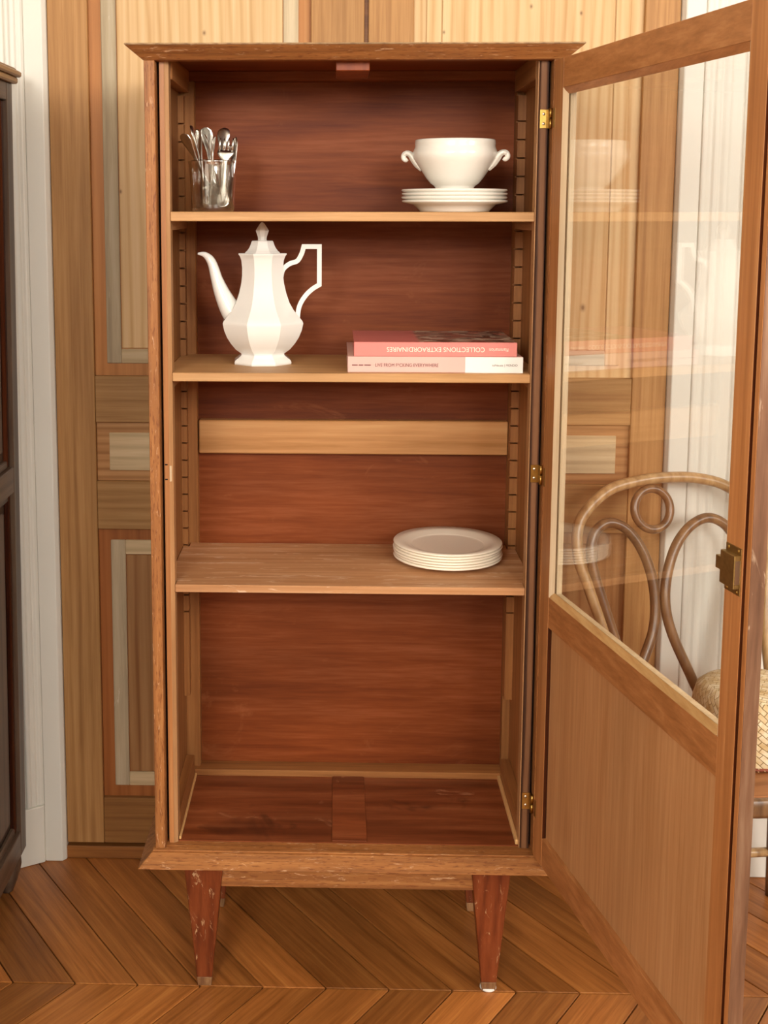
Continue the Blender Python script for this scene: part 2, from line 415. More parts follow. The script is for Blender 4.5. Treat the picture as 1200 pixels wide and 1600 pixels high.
# ------------------------------------------------------------------ floor: chevron parquet
YS = .4728           # plane of the timber door leaves
floor = struct(B(-1.6, 3.4, -4.4, .62, -.05, -.0125).build('floor', 'floor_gap'), 'brown oak chevron parquet floor')
ROW, PITCHX, ANG = .50, .1178, math.radians(55.3)
SEAM = .0315
def plank_mesh(sgn):
    # local y runs along the plank; a parallelogram with its ends cut along the seams
    dirv = Vector((-math.cos(ANG), sgn * math.sin(ANG))); g = .0016
    ln = ROW / math.sin(ANG)
    c0, c1 = Vector((g, 0)), Vector((PITCHX - g, 0))
    pts = [c0 + dirv * (g * 1.3), c1 + dirv * (g * 1.3), c1 + dirv * (ln - g * 1.3), c0 + dirv * (ln - g * 1.3)]
    rot = math.atan2(dirv.y, dirv.x) - PI / 2
    rm = Matrix.Rotation(-rot, 2)
    pts = [rm @ p for p in pts]
    area = sum(pts[i].x * pts[(i + 1) % 4].y - pts[(i + 1) % 4].x * pts[i].y for i in range(4))
    if area < 0: pts = pts[::-1]
    mb = MB().prism([tuple(p) for p in pts], -.012, 0)
    o = mb.build('plank', 'parquet_y', None, .0007)
    me = o.data; bpy.data.objects.remove(o); return me, rot
pm = {1: plank_mesh(1), -1: plank_mesh(-1)}
def planks(y_edge, sgn, x0, x1):
    me, rot = pm[sgn]
    k0 = math.floor((x0) / PITCHX)
    k = k0
    while k * PITCHX < x1:
        o = bpy.data.objects.new('plank', me); C.objects.link(o); o.parent = floor
        o.location = (k * PITCHX - .0385, y_edge, random.uniform(-.0006, 0)); o.rotation_euler = (0, 0, rot)
        k += 1
for j_ in range(5):
    for sg in (1, -1):
        planks(SEAM - 2 * ROW * j_, sg, -1.05, 2.1 if j_ < 2 else 1.4)
# the parquet further off, too far from the view to count its boards
struct(B(2.1, 3.2, -4.3, .44, -.0125, -.0006).build('floor_boards', 'threshold_x', floor))

# ------------------------------------------------------------------ back wall with its pair of timber doors
HT = 2.45
struct(MB().box(-1.5, -.80, .40, .62, 0, 2.8).build('wall_back', 'white_wall'), 'white painted wall left of the timber doors')
struct(MB().box(.83, 3.2, .46, .62, 0, 2.8).build('wall_back', 'white_wall'), 'white painted wall right of the timber doors')
struct(MB().box(-.80, .83, .46, .62, HT + .1, 2.8).build('wall_back', 'white_wall'), 'white wall above the timber doors')
struct(MB().box(-1.5, -1.38, -4.3, .40, 0, 2.8).build('wall_left', 'white_wall'), 'white side wall behind the dark cabinet')
struct(MB().box(3.2, 3.35, -4.3, .62, 0, 2.8).build('wall_right', 'grey_wall'), 'unseen grey wall with the window on the right')  # this and the front wall are unseen, toned grey to cut bounced light
struct(MB().box(-1.5, 3.35, -4.45, -4.3, 0, 2.8).build('wall_front', 'grey_wall'), 'unseen grey wall behind the viewer')
struct(MB().box(-1.5, 3.35, -4.45, .62, 2.8, 2.9).build('ceiling', 'white_wall'), 'white ceiling')
def profile(name, poly, z0, z1, label):
    return struct(MB().prism(poly, z0, z1).build(name, 'white_paint', None, .0015), label)
# left casing: flat jamb, then stepped architrave splayed towards the room
profile('trim_1', [(-.6225, .53), (-.6225, .468), (-.630, .458), (-.668, .458), (-.668, .53)], 0, HT, 'white painted flat jamb beside the left timber door')
profile('trim_2', [(-.668, .53), (-.668, .462), (-.674, .455), (-.682, .455), (-.684, .449), (-.692, .447), (-.694, .440), (-.700, .438),
                   (-.706, .444), (-.748, .420), (-.750, .411), (-.768, .402), (-.80, .398), (-.80, .53)], .132, HT, 'white moulded door casing beside the dark cabinet')
profile('trim_3', [(-.668, .53), (-.668, .453), (-.735, .414), (-.80, .385), (-.80, .53)], .0, .132, 'white plinth block at the foot of the left casing')
profile('trim_4', [(.6665, .53), (.6665, .468), (.672, .455), (.712, .455), (.712, .53)], 0, HT, 'white painted flat jamb beside the right timber door')
profile('trim_5', [(.712, .53), (.712, .4535), (.715, .451), (.724, .451), (.727, .453), (.734, .453), (.737, .4505), (.744, .450), (.750, .452),
                   (.758, .4495), (.766, .4495), (.770, .452), (.792, .452), (.796, .448), (.812, .446), (.83, .449), (.83, .53)], 0, HT, 'white moulded door casing beside the bentwood chair')
profile('trim_6', [(-.80, .53), (-.80, .44), (.83, .44), (.83, .53)], HT, HT + .1, 'white head casing above the timber doors')
rail_r = MB()
rail_r.box(.83, 3.2, .440, .46, .806, .845); rail_r.box(.83, 3.2, .432, .46, .838, .845); rail_r.box(.83, 3.2, .434, .46, .800, .806)
struct(rail_r.build('trim_7', 'white_paint', None, .0015), 'white dado rail on the wall behind the chair')
struct(B(.83, 3.2, .437, .46, 0, .14).build('baseboard_back', 'white_paint', None, .002), 'white baseboard behind the chair')
struct(B(-.64, .68, YS - .001, .56, 0, .029).build('trim_8', 'threshold_x', None, .002), 'brown wooden threshold under the timber doors')
struct(B(-.64, .68, .530, .60, 0, HT).build('wall_back_inner', 'floor_gap'), 'dark gap behind the timber doors')

ZR = [(.037, .143), (.7566, .8623), (.9905, 1.0905), (2.28, 2.43)]
def door_leaf(name, x0, xs0, xs1, x1, label, border='panel_border_z', band0='stripped_z'):
    d = MB().box(x0, xs0, YS, YS + .045, .037, 2.43)
    leaf = struct(d.build(name, 'stile_z', None, .0015), label)
    B(xs1, x1, YS, YS + .045, .037, 2.43).build('stile', 'stile_z', leaf, .0015)
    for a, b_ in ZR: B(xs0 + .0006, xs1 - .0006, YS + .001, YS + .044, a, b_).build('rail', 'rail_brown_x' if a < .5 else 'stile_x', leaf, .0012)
    yp = YS + .013
    for (a, b_), kind in zip(((.143, .7566), (.8623, .9905), (1.0905, 2.28)), 'bmt'):
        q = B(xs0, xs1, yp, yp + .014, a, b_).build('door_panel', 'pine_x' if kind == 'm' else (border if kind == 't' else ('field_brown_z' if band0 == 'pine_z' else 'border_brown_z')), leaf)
        if kind == 'm':
            B(xs0 + .027, xs1 - .027, yp - .003, yp + .002, a + .022, b_ - .024).build('stripped_field', 'stripped_x', leaf, .001)
            continue
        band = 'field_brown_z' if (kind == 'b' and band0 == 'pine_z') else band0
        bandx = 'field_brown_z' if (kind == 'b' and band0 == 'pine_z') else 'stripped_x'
        mt_, w = (.026, .032) if kind == 'b' else (.026, .031)
        X0, X1, Z0, Z1 = xs0 + mt_, xs1 - mt_ - (.0 if kind == 'b' else .0), a + mt_, b_ - mt_
        B(X0, X0 + w, yp - .004, yp + .002, Z0, Z1).build('panel_band', band, leaf, .0015)
        B(X1 - w, X1, yp - .004, yp + .002, Z0, Z1).build('panel_band', band, leaf, .0015)
        B(X0 + w, X1 - w, yp - .004, yp + .002, Z0, Z0 + w).build('panel_band', bandx, leaf, .0015)
        B(X0 + w, X1 - w, yp - .004, yp + .002, Z1 - w, Z1).build('panel_band', bandx, leaf, .0015)
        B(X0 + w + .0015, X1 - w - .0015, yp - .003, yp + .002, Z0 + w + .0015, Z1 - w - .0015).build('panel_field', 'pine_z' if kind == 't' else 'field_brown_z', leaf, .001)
    return leaf
door_leaf('door_1', -.6215, -.539, -.0807, .0275, 'tall pale timber door leaf with stripped panels, left of the pair')
door_leaf('door_2', .0365, .1282, .5945, .6655, 'tall pale timber door leaf behind the glass door, right of the pair', 'pine_z', 'pine_z')
struct(B(.0276, .0364, YS + .012, YS + .03, .037, 2.43).build('trim_9', 'threshold_x'), 'dark brown strip between the two timber doors')

# ------------------------------------------------------------------ the display cabinet
cab = thing('display_cabinet', (0, .17, 0), 'tall brown wooden display cabinet on tapered legs with its glazed door open', 'cabinet')
HW, HI = .35, .332
ZB, ZT = .290, 1.6884
# top
top = B(-HW, HW, .0, .345, 1.702, 1.7105).build('top_panel', 'mahogany_x', cab)
cor = MB()
cor.frustum((-.351, .351, .0, .02), ZT, (-.3765, .3765, -.0295, .02), 1.7095)
cor.frustum((-.351, -.33, .02, .345), ZT, (-.3765, -.33, .02, .352), 1.7095)
cor.frustum((.33, .351, .02, .345), ZT, (.33, .3765, .02, .352), 1.7095)
cor.build('cornice', 'oak_x', cab, .0008)
B(-.3775, .3775, -.0305, .353, 1.7098, 1.7125).build('cornice_cap', 'dark_top_y', cab, .0008)
B(-.029, .028, .03, .16, 1.674, 1.702).build('top_brace', 'mahogany_z', cab, .001)
B(-.332, .332, .287, .325, 1.684, 1.702).build('top_rail', 'mahogany_x', cab, .001)
B(-.3318, -.309, .05, .29, 1.662, 1.702).build('top_rail', 'lining_y', cab, .001)
B(.309, .3318, .05, .29, 1.662, 1.702).build('top_rail', 'lining_y', cab, .001)
# sides
B(-HW, -HI, 0, .345, ZB, ZT).build('side_panel', 'oak_z', cab, .0008)
B(HI, HW, 0, .345, ZB, ZT).build('side_panel', 'oak_z', cab, .0008)
# inner lining of both sides (paler)
B(-HI + .0, -HI + .003, .05, .30, ZB, 1.70).build('side_lining', 'lining_z', cab)
B(HI - .003, HI, .05, .30, ZB, 1.70).build('side_lining', 'lining_z', cab)
MB().prism([(-.3275, .020), (-.3187, .020), (-.3125, .026), (-.3125, .05), (-.3275, .05)], ZB, 1.699).build('jamb_strip', 'oakdoor_z', cab, .0006)
MB().prism([(-.3186, .0197), (-.3120, .0256), (-.3120, .0500), (-.3126, .0500), (-.3126, .0262), (-.3188, .0203)], ZB, 1.699).build('jamb_edge', 'inner_z', cab)
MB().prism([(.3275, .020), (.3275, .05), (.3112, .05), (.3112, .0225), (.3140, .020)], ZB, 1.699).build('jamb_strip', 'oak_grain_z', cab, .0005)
B(.3098, .3112, .0215, .05, ZB, 1.699).build('jamb_edge', 'inner_z', cab)
for s, a, b_ in ((-1, -.332, -.3275), (1, .3275, .332)):
    B(a, b_, .035, .05, ZB, 1.699).build('rebate', 'dark_slot', cab)
# back
B(-HW + .01, HW - .01, .325, .333, ZB - .01, 1.702).build('back_panel', 'mahogany_x', cab)
B(-.332, -.3011, .30, .325, ZB, 1.69).build('back_post', 'lining_z', cab, .001)
B(.3145, .332, .30, .325, ZB, 1.69).build('back_post', 'lining_z', cab, .001)
B(-.2985, .3135, .302, .325, .9597, 1.0270).build('back_brace', 'brace_x', cab, .002)
# notched racks in the rear corners
def rack(x0, x1, zoff):
    z = .466; mb = MB(); mb.box(x0, x1, .292, .30, .466, 1.655)
    zs = [1.0885 + zoff + .0343 * k for k in range(-13, 17)]
    zs = [q for q in zs if .60 < q < 1.62]
    lo = .466
    for q in zs + [1.655]:
        mb.box(x0, x1, .274, .292, lo, q - .0016 if q != 1.655 else q); lo = q + .0016
    mb.build('shelf_rack', 'lining_z', cab)
rack(-.332 + .003, -.3186, 0)
rack(.3142, .329, .004)
# shelves, notched round the racks and posts
def shelf(z0, z1, mat):
    poly = [(-.3115, .051), (-.3285, .051), (-.3285, .272), (-.3165, .272), (-.3165, .299), (.3125, .299), (.3125, .272), (.3285, .272), (.3285, .051), (.3095, .051), (.3095, .0225), (-.3115, .0225)]
    return MB().prism(poly[::-1], z0, z1).build('shelf', mat, cab, .0012)
shelf(1.4215, 1.4375, 'shelf_x'); shelf(1.1440, 1.1594, 'shelf_x'); shelf(.7640, .778, 'shelf_worn_x')
for z in (1.4215, 1.1440, .7640):
    for s in (-1, 1):
        x0, x1 = sorted((s * .3285, s * .3130))
        B(x0, x1, .052, .273, z - .016, z - .0005).build('shelf_batten', 'inner_y', cab, .001)
# base
pl = MB()
pl.frustum((-.3785, .3785, -.0310, .345), .2660, (-.3560, .3560, -.006, .345), .2860)
pl.box(-.3550, .3550, -.005, .345, .2860, .2895)
pl.build('plinth', 'oak_x', cab, .001)
B(-.332, .332, .028, .30, .2895, .2915).build('base_panel', 'base_red_x', cab)
B(-.0295, .0345, .029, .284, .2915, .2945).build('base_brace', 'base_red_x', cab, .0008)
B(-.332, .332, .284, .325, .2915, .305).build('base_rail', 'lining_x', cab, .001)
B(-.329, -.311, .05, .284, .2915, .336).build('base_rail', 'lining_y', cab, .001)
B(.311, .329, .05, .284, .2915, .336).build('base_rail', 'lining_y', cab, .001)
B(-.311, -.307, .03, .284, .2915, .2975).build('base_bead', 'bead_y', cab, .0008)
B(.305, .311, .03, .284, .2915, .301).build('base_bead', 'bead_y', cab, .0008)
B(-.235, .235, .010, .028, .212, .266).build('apron', 'oak_x', cab, .001)
B(-.26, -.245, .06, .29, .212, .266).build('apron', 'oak_y', cab, .001)
B(.245, .26, .06, .29, .212, .266).build('apron', 'oak_y', cab, .001)
B(-.235, .235, .305, .320, .212, .266).build('apron', 'oak_x', cab, .001)
for (a0, a1, b0, b1), (c0, c1, e0, e1) in (((-.2795, -.2545, .032, .055), (-.2998, -.2265, .0, .056)), ((.2505, .2755, .032, .055), (.2225, .2952, .0, .056)),
                                         ((-.2795, -.2545, .290, .313), (-.2998, -.2265, .288, .344)), ((.2505, .2755, .290, .313), (.2225, .2952, .288, .344))):
    def at(t): return tuple(p * (1 - t) + q * t for p, q in zip((a0, a1, b0, b1), (c0, c1, e0, e1)))
    lg = MB().frustum(at(.07), .018, (c0, c1, e0, e1), .266).build('leg', 'leg_z', cab, .0015)
    MB().frustum((a0, a1, b0, b1), .0, at(.07), .018).build('leg_tip', 'leg_worn', lg, .001)
MB().lathe([(.0, .0), (.0145, .0), (.0155, .0015), (.0150, .0045), (.0, .0045)], 20, (.2630, .0425)).build('felt_glide', 'felt_pad', cab)

# ---- the open glazed door (interior face towards the camera's left)
DA = .2091
HX, HY = .3305, 0.0
du = Vector((math.sin(DA), -math.cos(DA), 0)); dnn = Vector((math.cos(DA), math.sin(DA), 0))
def DP(u, d, z): return Vector((HX, HY, 0)) + du * u + dnn * d + Vector((0, 0, z))
class DB(MB):
    def dbox(s, u0, u1, d0, d1, z0, z1):
        v = [DP(u, d, z) for z in (z0, z1) for d in (d0, d1) for u in (u0, u1)]
        s.add(v, [(0, 2, 3, 1), (4, 5, 7, 6), (0, 1, 5, 4), (2, 6, 7, 3), (0, 4, 6, 2), (1, 3, 7, 5)]); return s
    def dprism(s, poly, axis, a0, a1):
        # axis 'z': poly of (u,d); axis 'u': poly of (z,d)
        f = (lambda p, a: DP(p[0], p[1], a)) if axis == 'z' else (lambda p, a: DP(a, p[1], p[0]))
        n = len(poly)
        v = [f(p, a0) for p in poly] + [f(p, a1) for p in poly]
        s.add(v, [tuple(range(n))[::-1], tuple(range(n, 2 * n))] + [(i, (i + 1) % n, n + (i + 1) % n, n + i) for i in range(n)]); return s
U0, U1, US, UE = .0441, .6076, .6468, .662
T = .022
ZD0, ZD1 = .2905, 1.6865
door = DB().dbox(.006, U0, 0, T, ZD0, ZD1).build('door', 'oakdoor_z', cab, .0012)
DB().dprism([(U1, 0), (US, 0), (US, .009), (US + .0052, .009), (US + .0052, .0012), (UE - .0008, .0012), (UE - .0008, T), (U1, T)], 'z', ZD0, ZD1).build('free_stile', 'oakdoor_z', door, .0005)
DB().dbox(US - .0002, US + .0010, .0006, .0092, ZD0 + .0005, ZD1 - .0005).build('stile_step_shade', 'dark_red_z', door)  # dark strip on the step face, shade put into its colour
DB().dbox(UE - .0008, UE, .0016, T - .0008, ZD0 + .001, ZD1 - .001).build('stile_edge', 'edge_worn_z', door)
DB().dbox(U0, U0 + .0012, .0006, .0072, .3446, .7288).build('panel_reveal_shade', 'dark_red_z', door)  # shade of the panel recess, laid on as a thin dark strip
DB().dbox(U0 + .0003, U1 - .0003, .0004, T - .001, 1.6381, ZD1).build('door_rail', 'oakdoor_y', door, .0008)
DB().dbox(U0 + .0003, U1 - .0003, .0004, T - .001, .7290, .7832).build('door_rail', 'oakdoor_y', door, .0008)
DB().dbox(U0 + .0003, U1 - .0003, .0004, T - .001, ZD0, .3444).build('door_rail', 'oakdoor_y', door, .0008)
DB().dbox(U0 - .004, U1 + .004, .0070, .0120, .340, .733).build('lower_panel', 'door_veneer_z', door)
# glazing beads: sloped towards the pane
bd, bw = .0066, .0102
DB().dprism([(U0 + .0004, 0), (U0 + bw, bd), (U0 + .0004, bd + .001)], 'z', .7832, 1.6381).build('glazing_bead', 'bead_z', door)
DB().dprism([(U1 - .0004, 0), (U1 - bw, bd), (U1 - .0004, bd + .001)], 'z', .7832, 1.6381).build('glazing_bead', 'bead_z', door)
DB().dprism([(1.6379, 0), (1.6381 - bw, bd), (1.6379, bd + .001)], 'u', U0 + .004, U1 - .004).build('glazing_bead', 'oakdoor_y', door)
DB().dprism([(.7834, 0), (.7832 + bw, bd), (.7834, bd + .001)], 'u', U0 + .004, U1 - .004).build('glazing_bead', 'bead_y', door)
DB().dbox(U0, U1, .0078, .0108, .7832, 1.6381).build('glass_pane', 'pane_glass', door)
rl = DB()
rl.dbox(U0 + .0004, U0 + .007, .0115, T - .001, .7834, 1.6379); rl.dbox(U1 - .007, U1 - .0004, .0115, T - .001, .7834, 1.6379)
rl.dbox(U0 + .007, U1 - .007, .0115, T - .001, .7834, .790); rl.dbox(U0 + .007, U1 - .007, .0115, T - .001, 1.631, 1.6379)
rl.build('rebate_lip', 'bead_z', door)
# lock on the inside of the free stile
lk = DB().dbox(.6085, .6420, -.0085, 0, .986, 1.0275).build('lock_case', 'brass_aged', door, .0008)
pt = DB(); pt.dbox(.6085, .6440, -.0012, 0, .9775, 1.0365)
pt.build('lock_plate', 'brass_aged', door, .0003)
DB().dbox(.5960, .6085, -.0072, -.0015, 1.001, 1.0175).build('lock_bolt', 'brass_aged', door, .0005)
DB().dbox(.6420, .6428, -.0075, -.0012, .992, 1.0215).build('lock_slot', 'steel_screw', door)
sc_ = MB()
def dome(mb, c, n, r, h):
    n = n.normalized(); a = n.orthogonal().normalized(); b = n.cross(a); k = 10
    base = [c + (a * math.cos(2 * PI * i / k) + b * math.sin(2 * PI * i / k)) * r for i in range(k)]
    midr = [c + n * h * .7 + (a * math.cos(2 * PI * i / k) + b * math.sin(2 * PI * i / k)) * r * .6 for i in range(k)]
    tip = c + n * h
    mb.add(base + midr + [tip], [(i, (i + 1) % k, k + (i + 1) % k, k + i) for i in range(k)] + [(k + i, k + (i + 1) % k, 2 * k) for i in range(k)], True)
for u, z in ((.6150, 1.0325), (.6375, 1.0325), (.6150, .9815), (.6375, .9815)):
    q = MB(); dome(q, DP(u, -.0012, z), -dnn, .0026, .0016); q.build('lock_screw', 'brass', door)
# hinges
for z in (1.5929, .9855, .3820):
    h = B(.3135, .3272, .0185, .0200, z - .0155, z + .0155).build('hinge', 'brass', cab, .0003)
    k = MB()
    for a, b_ in ((-.0165, -.0006), (.0006, .0165)):
        k.tube([(.3296, .0075, z + a), (.3296, .0075, z + b_)], .0034, 12, sub=1)
    k.build('hinge_knuckle', 'brass', h)
    B(.3272, .3290, .0100, .0198, z - .0155, z + .0155).build('hinge_web', 'brass_aged', h)
    for dz in (-.008, .008):
        q = MB(); dome(q, Vector((.3198, .0185, z + dz)), Vector((0, -1, 0)), .0026, .0009); q.build('hinge_screw', 'steel_screw', h)
    DB().dbox(.0062, .0135, -.0009, .0, z - .0155, z + .0155).build('hinge_leaf', 'brass_aged', h)
# keyhole marks and worn paint on the left jamb
for z in (.9965, .9700): B(-.3262, -.3215, .0195, .0202, z - .0012, z + .0012).build('strike_mark', 'dark_slot', cab)
wp = MB(); wp.prism([(-.3180, .0200), (-.3120, .0258), (-.3120, .028), (-.3180, .0225)], .966, .994)
wp.build('strike_plate', 'bead_z', cab)

# ------------------------------------------------------------------ things on the shelves
S1, S2, S3 = 1.4375, 1.1594, .778
def plate_profile(R, foot, h, th, well):
    return [(0, .0012), (foot - .004, .0012), (foot - .003, 0), (foot, 0), (foot + .002, .003), (R * .78, h * .62), (R - .002, h - th), (R, h - th * .45), (R - .0015, h),
            (R * .80, h * .72 + th * .3), (well + .004, th * 1.35), (well - .004, th * 1.05), (0, th)]
# upper stack of four soup plates
upos = (.1838, .135)
names_u = ['bottom', 'second from bottom', 'third from bottom', 'top']
ulabels = ['cream soup plate at the bottom of the stack under the tureen', 'cream soup plate second from the bottom in the stack under the tureen',
           'cream soup plate third from the bottom in the stack under the tureen', 'cream soup plate at the top of the stack, directly under the tureen']
src = None
for k in range(4):
    if src is None:
        src = MB().lathe(plate_profile(.0945, .0610, .0210, .0042, .056), 72).build('soup_plate', 'cream_china'); o = src
    else:
        o = src.copy(); C.objects.link(o)
    o.location = (upos[0] + (.0006, -.0004, .0003, -.0003)[k], upos[1], S1 + .0001 + k * .0064)
    tag(o, ulabels[k], 'plate', 'soup plates under the tureen')
# lower stack of six flat plates
lpos = (.1880, .1935)
ll = ['bottom plate of the six pale dinner plates stacked on the lowest shelf', 'second plate from the bottom of the six pale dinner plates',
      'third plate from the bottom of the six pale dinner plates', 'third plate from the top of the six pale dinner plates',
      'second plate from the top of the six pale dinner plates', 'topmost of the six pale dinner plates, its round well in view']
src = None
for k in range(6):
    if src is None:
        src = MB().lathe(plate_profile(.1035, .058, .0125, .0038, .066), 80).build('dinner_plate', 'rose_china'); o = src
    else:
        o = src.copy(); C.objects.link(o)
    o.location = (lpos[0] + (0, .0012, -.0004, -.001, .0008, 0)[k], lpos[1] + (0, .0008, -.0006, .0004, 0, .0004)[k], S3 + .0001 + k * .0052)
    tag(o, ll[k], 'plate', 'dinner plates on the lowest shelf')
# tureen
tz = S1 + 3 * .0064 + .0045
tu = thing('soup_tureen', (upos[0], upos[1], tz), 'cream footed soup tureen with scrolled handles, standing on the soup plates', 'tureen')
hz = .0155
tb = MB().lathe([(0, .002), (.030, .002), (.032, 0), (.0362, 0), (.0368, .004), (.0345, .010), (.0345, hz + .0045), (.0372, hz + .0075), (.0426, hz + .011), (.0505, hz + .0205), (.0592, hz + .0335), (.0680, hz + .0460),
                 (.0735, hz + .0545), (.0752, hz + .0610), (.0748, hz + .0665), (.0722, hz + .0730), (.0712, hz + .0765), (.0716, hz + .0810), (.0711, hz + .0868), (.0700, hz + .0880), (.0685, hz + .0868),
                 (.0680, hz + .076), (.0705, hz + .063), (.0640, hz + .045), (.0480, hz + .022), (.030, hz + .011), (0, hz + .009)], 72)
tb.v = [p + Vector((upos[0], upos[1], tz)) for p in tb.v]
tb.build('bowl', 'cream_china', tu)
for s in (-1, 1):
    a = math.radians(-14)
    ex = Vector((math.cos(a) * s, math.sin(a) * s, 0))
    c0 = Vector((upos[0], upos[1], tz + hz))
    pts = [(.0590, .036), (.0685, .046), (.0745, .055), (.0800, .0625), (.0865, .0655), (.0920, .0630), (.0930, .0570), (.0890, .0535), (.0860, .0555)]
    q = MB().tube([c0 + ex * r + Vector((0, 0, z)) for r, z in pts], [.0045, .0062, .0068, .0058, .0050, .0048, .0046, .0044, .0036], 12)
    for dy in (-1, 1):
        sd = Vector((-ex.y, ex.x, 0)) * dy * .004
        q.tube([c0 + ex * r + Vector((0, 0, z)) + sd for r, z in pts[:6]], [.003, .004, .0045, .0042, .0036, .0026], 10)
    q.build('handle', 'cream_china', tu)

# octagonal coffee pot
pc = Vector((-.1625, .163, S2))
pot = thing('coffee_pot', pc, 'white octagonal porcelain coffee pot with tall spout and angular handle', 'coffee pot')
k = 1.055
prof = [(0, .003), (.044, .003), (.046, 0), (.0530, 0), (.0536, .0035), (.0520, .0075), (.0455, .0120), (.0405, .0165), (.0402, .0195), (.0450, .0230), (.0510, .0275), (.0600, .0385), (.0672, .0500), (.0725, .0630), (.0748, .0735),
        (.0752, .0765), (.0735, .0805), (.0660, .0895), (.0575, .1000), (.0500, .1130), (.0442, .1300), (.0400, .1480), (.0384, .1620), (.0382, .1760), (.0396, .1900), (.0425, .1980), (.0450, .2010), (.0448, .2030), (.0330, .2030)]
rot0 = -PI / 2 - math.radians(17)
mb = MB().lathe([(r * k, z) for r, z in prof], 8, (0, 0), rot0, True, True); mb.v = [p + pc for p in mb.v]
mb.build('pot_body', 'porcelain', pot)
prof = [(.0300, .2031), (.0330, .2032), (.0318, .2048), (.0282, .2080), (.0248, .2125), (.0224, .2175), (.0204, .2235), (.0190, .2256), (.0085, .2262), (.0078, .2275), (.0085, .2330), (.0120, .2428), (.0122, .2440), (.0085, .2500), (.0045, .2560), (.0018, .2588), (0, .2592)]
mb = MB().lathe([(r * k, z) for r, z in prof], 8, (0, 0), rot0, False, False); mb.v = [p + pc for p in mb.v]
mb.build('lid', 'porcelain', pot)
sca = .000314 * 1.0
def cp(x, y, dy=0.0): return pc + Vector(((x - 636) * sca * 1.01, dy, (897 - y) * sca))
octs = [(math.cos(PI / 8 + i * PI / 4), math.sin(PI / 8 + i * PI / 4)) for i in range(8)]
mb = MB().tube([cp(500, 640), cp(452, 585), cp(404, 492), cp(372, 405), cp(350, 325), cp(330, 285), cp(300, 260), cp(262, 255)],
               [.0225, .0198, .0150, .0110, .0090, .0078, .0052, .0020], 14, sub=5)
mb.build('spout', 'porcelain', pot)
def smooth_pts(P, sub=5):
    Q = []; n = len(P)
    for i in range(n - 1):
        p1, p2 = P[i], P[i + 1]; p0 = P[i - 1] if i else p1; p3 = P[i + 2] if i + 2 < n else p2
        for q in range(sub):
            t = q / sub
            Q.append(.5 * ((2 * p1) + (p2 - p0) * t + (2 * p0 - 5 * p1 + 4 * p2 - p3) * t * t + (3 * p1 - p0 - 3 * p2 + p3) * t ** 3))
    return Q + [P[-1]]
def ribbon(mb, P, hw, hd):
    """flat bar in the xz plane with mitred corners"""
    n = len(P); rows = []
    for i in range(n):
        a = (P[i] - P[i - 1]).normalized() if i else (P[1] - P[0]).normalized()
        b_ = (P[i + 1] - P[i]).normalized() if i < n - 1 else a
        na = Vector((-a.z, 0, a.x)); nb = Vector((-b_.z, 0, b_.x))
        mt_ = (na + nb).normalized(); sc2 = hw / max(.35, mt_.dot(na))
        rows.append([P[i] + mt_ * sc2 + Vector((0, -hd, 0)), P[i] + mt_ * sc2 + Vector((0, hd, 0)), P[i] - mt_ * sc2 + Vector((0, hd, 0)), P[i] - mt_ * sc2 + Vector((0, -hd, 0))])
    vs_ = [p for r in rows for p in r]
    fs = [(4 * i + q, 4 * i + (q + 1) % 4, 4 * i + 4 + (q + 1) % 4, 4 * i + 4 + q) for i in range(n - 1) for q in range(4)]
    mb.add(vs_, fs + [(3, 2, 1, 0), (4 * n - 4, 4 * n - 3, 4 * n - 2, 4 * n - 1)])
mb = MB()
up_ = smooth_pts([cp(745, 392), cp(757, 345), cp(795, 312), cp(838, 296), cp(862, 258), cp(872, 228), cp(876, 212)])
dn_ = smooth_pts([cp(966, 434), cp(930, 456), cp(893, 490), cp(862, 535), cp(846, 580), cp(840, 645)])
ribbon(mb, up_[:-6] + [cp(876, 212), cp(966, 212)] + dn_, .0043, .0052)
mb.build('handle', 'porcelain', pot, .0012)

# books
def text_mesh(body, width, height, mat, name, parent, origin, flip=False):
    cu = bpy.data.curves.new(name, 'FONT'); cu.body = body; cu.size = 1.0; cu.extrude = .0
    ob = bpy.data.objects.new(name, cu); C.objects.link(ob)
    dg = bpy.context.evaluated_depsgraph_get()
    me = bpy.data.meshes.new_from_object(ob.evaluated_get(dg))
    bpy.data.objects.remove(ob)
    xs = [v.co.x for v in me.vertices]; ys = [v.co.y for v in me.vertices]
    x0, x1, y0, y1 = min(xs), max(xs), min(ys), max(ys)
    off = WORLD[parent.name]
    for v in me.vertices:
        a = (v.co.x - x0) / (x1 - x0); b_ = (v.co.y - y0) / (y1 - y0)
        if flip: a, b_ = 1 - a, 1 - b_
        v.co = Vector((origin[0] + a * width, origin[1], origin[2] + b_ * height)) - off
    me.name = name; me.materials.clear(); me.materials.append(MATS[mat])
    o = bpy.data.objects.new(name, me); C.objects.link(o); o.parent = parent; WORLD[o.name] = off
    return o
def book(name, x0, x1, y0, y1, z0, z1, cov, topmat, label):
    loc = ((x0 + x1) / 2, (y0 + y1) / 2, z0)
    t = thing(name, loc, label, 'book', 'stacked books on the middle shelf')
    c = .0022
    B(x0 + .003, x1 - .003, y0 + .004, y1 - .003, z0 + c, z1 - c).build('pages', 'book_paper', t)
    B(x0, x1, y0, y0 + .0035, z0, z1).build('spine', cov, t, .0008)
    B(x0, x1, y0 + .0035, y1, z0, z0 + c).build('cover', cov, t, .0005)
    B(x0, x1, y0 + .0035, y1, z1 - c, z1).build('cover', topmat, t, .0005)
    return t
zb = S2 + .0001
b1 = book('photo_book', -.0062, .2985, .0385, .268, zb, zb + .0278, 'book_pink', 'book_pink', 'thick pale pink book with a white end band, lower of the two books')
B(.1985, .2986, .0379, .0385, zb + .0002, zb + .0276).build('spine_band', 'book_white', b1)
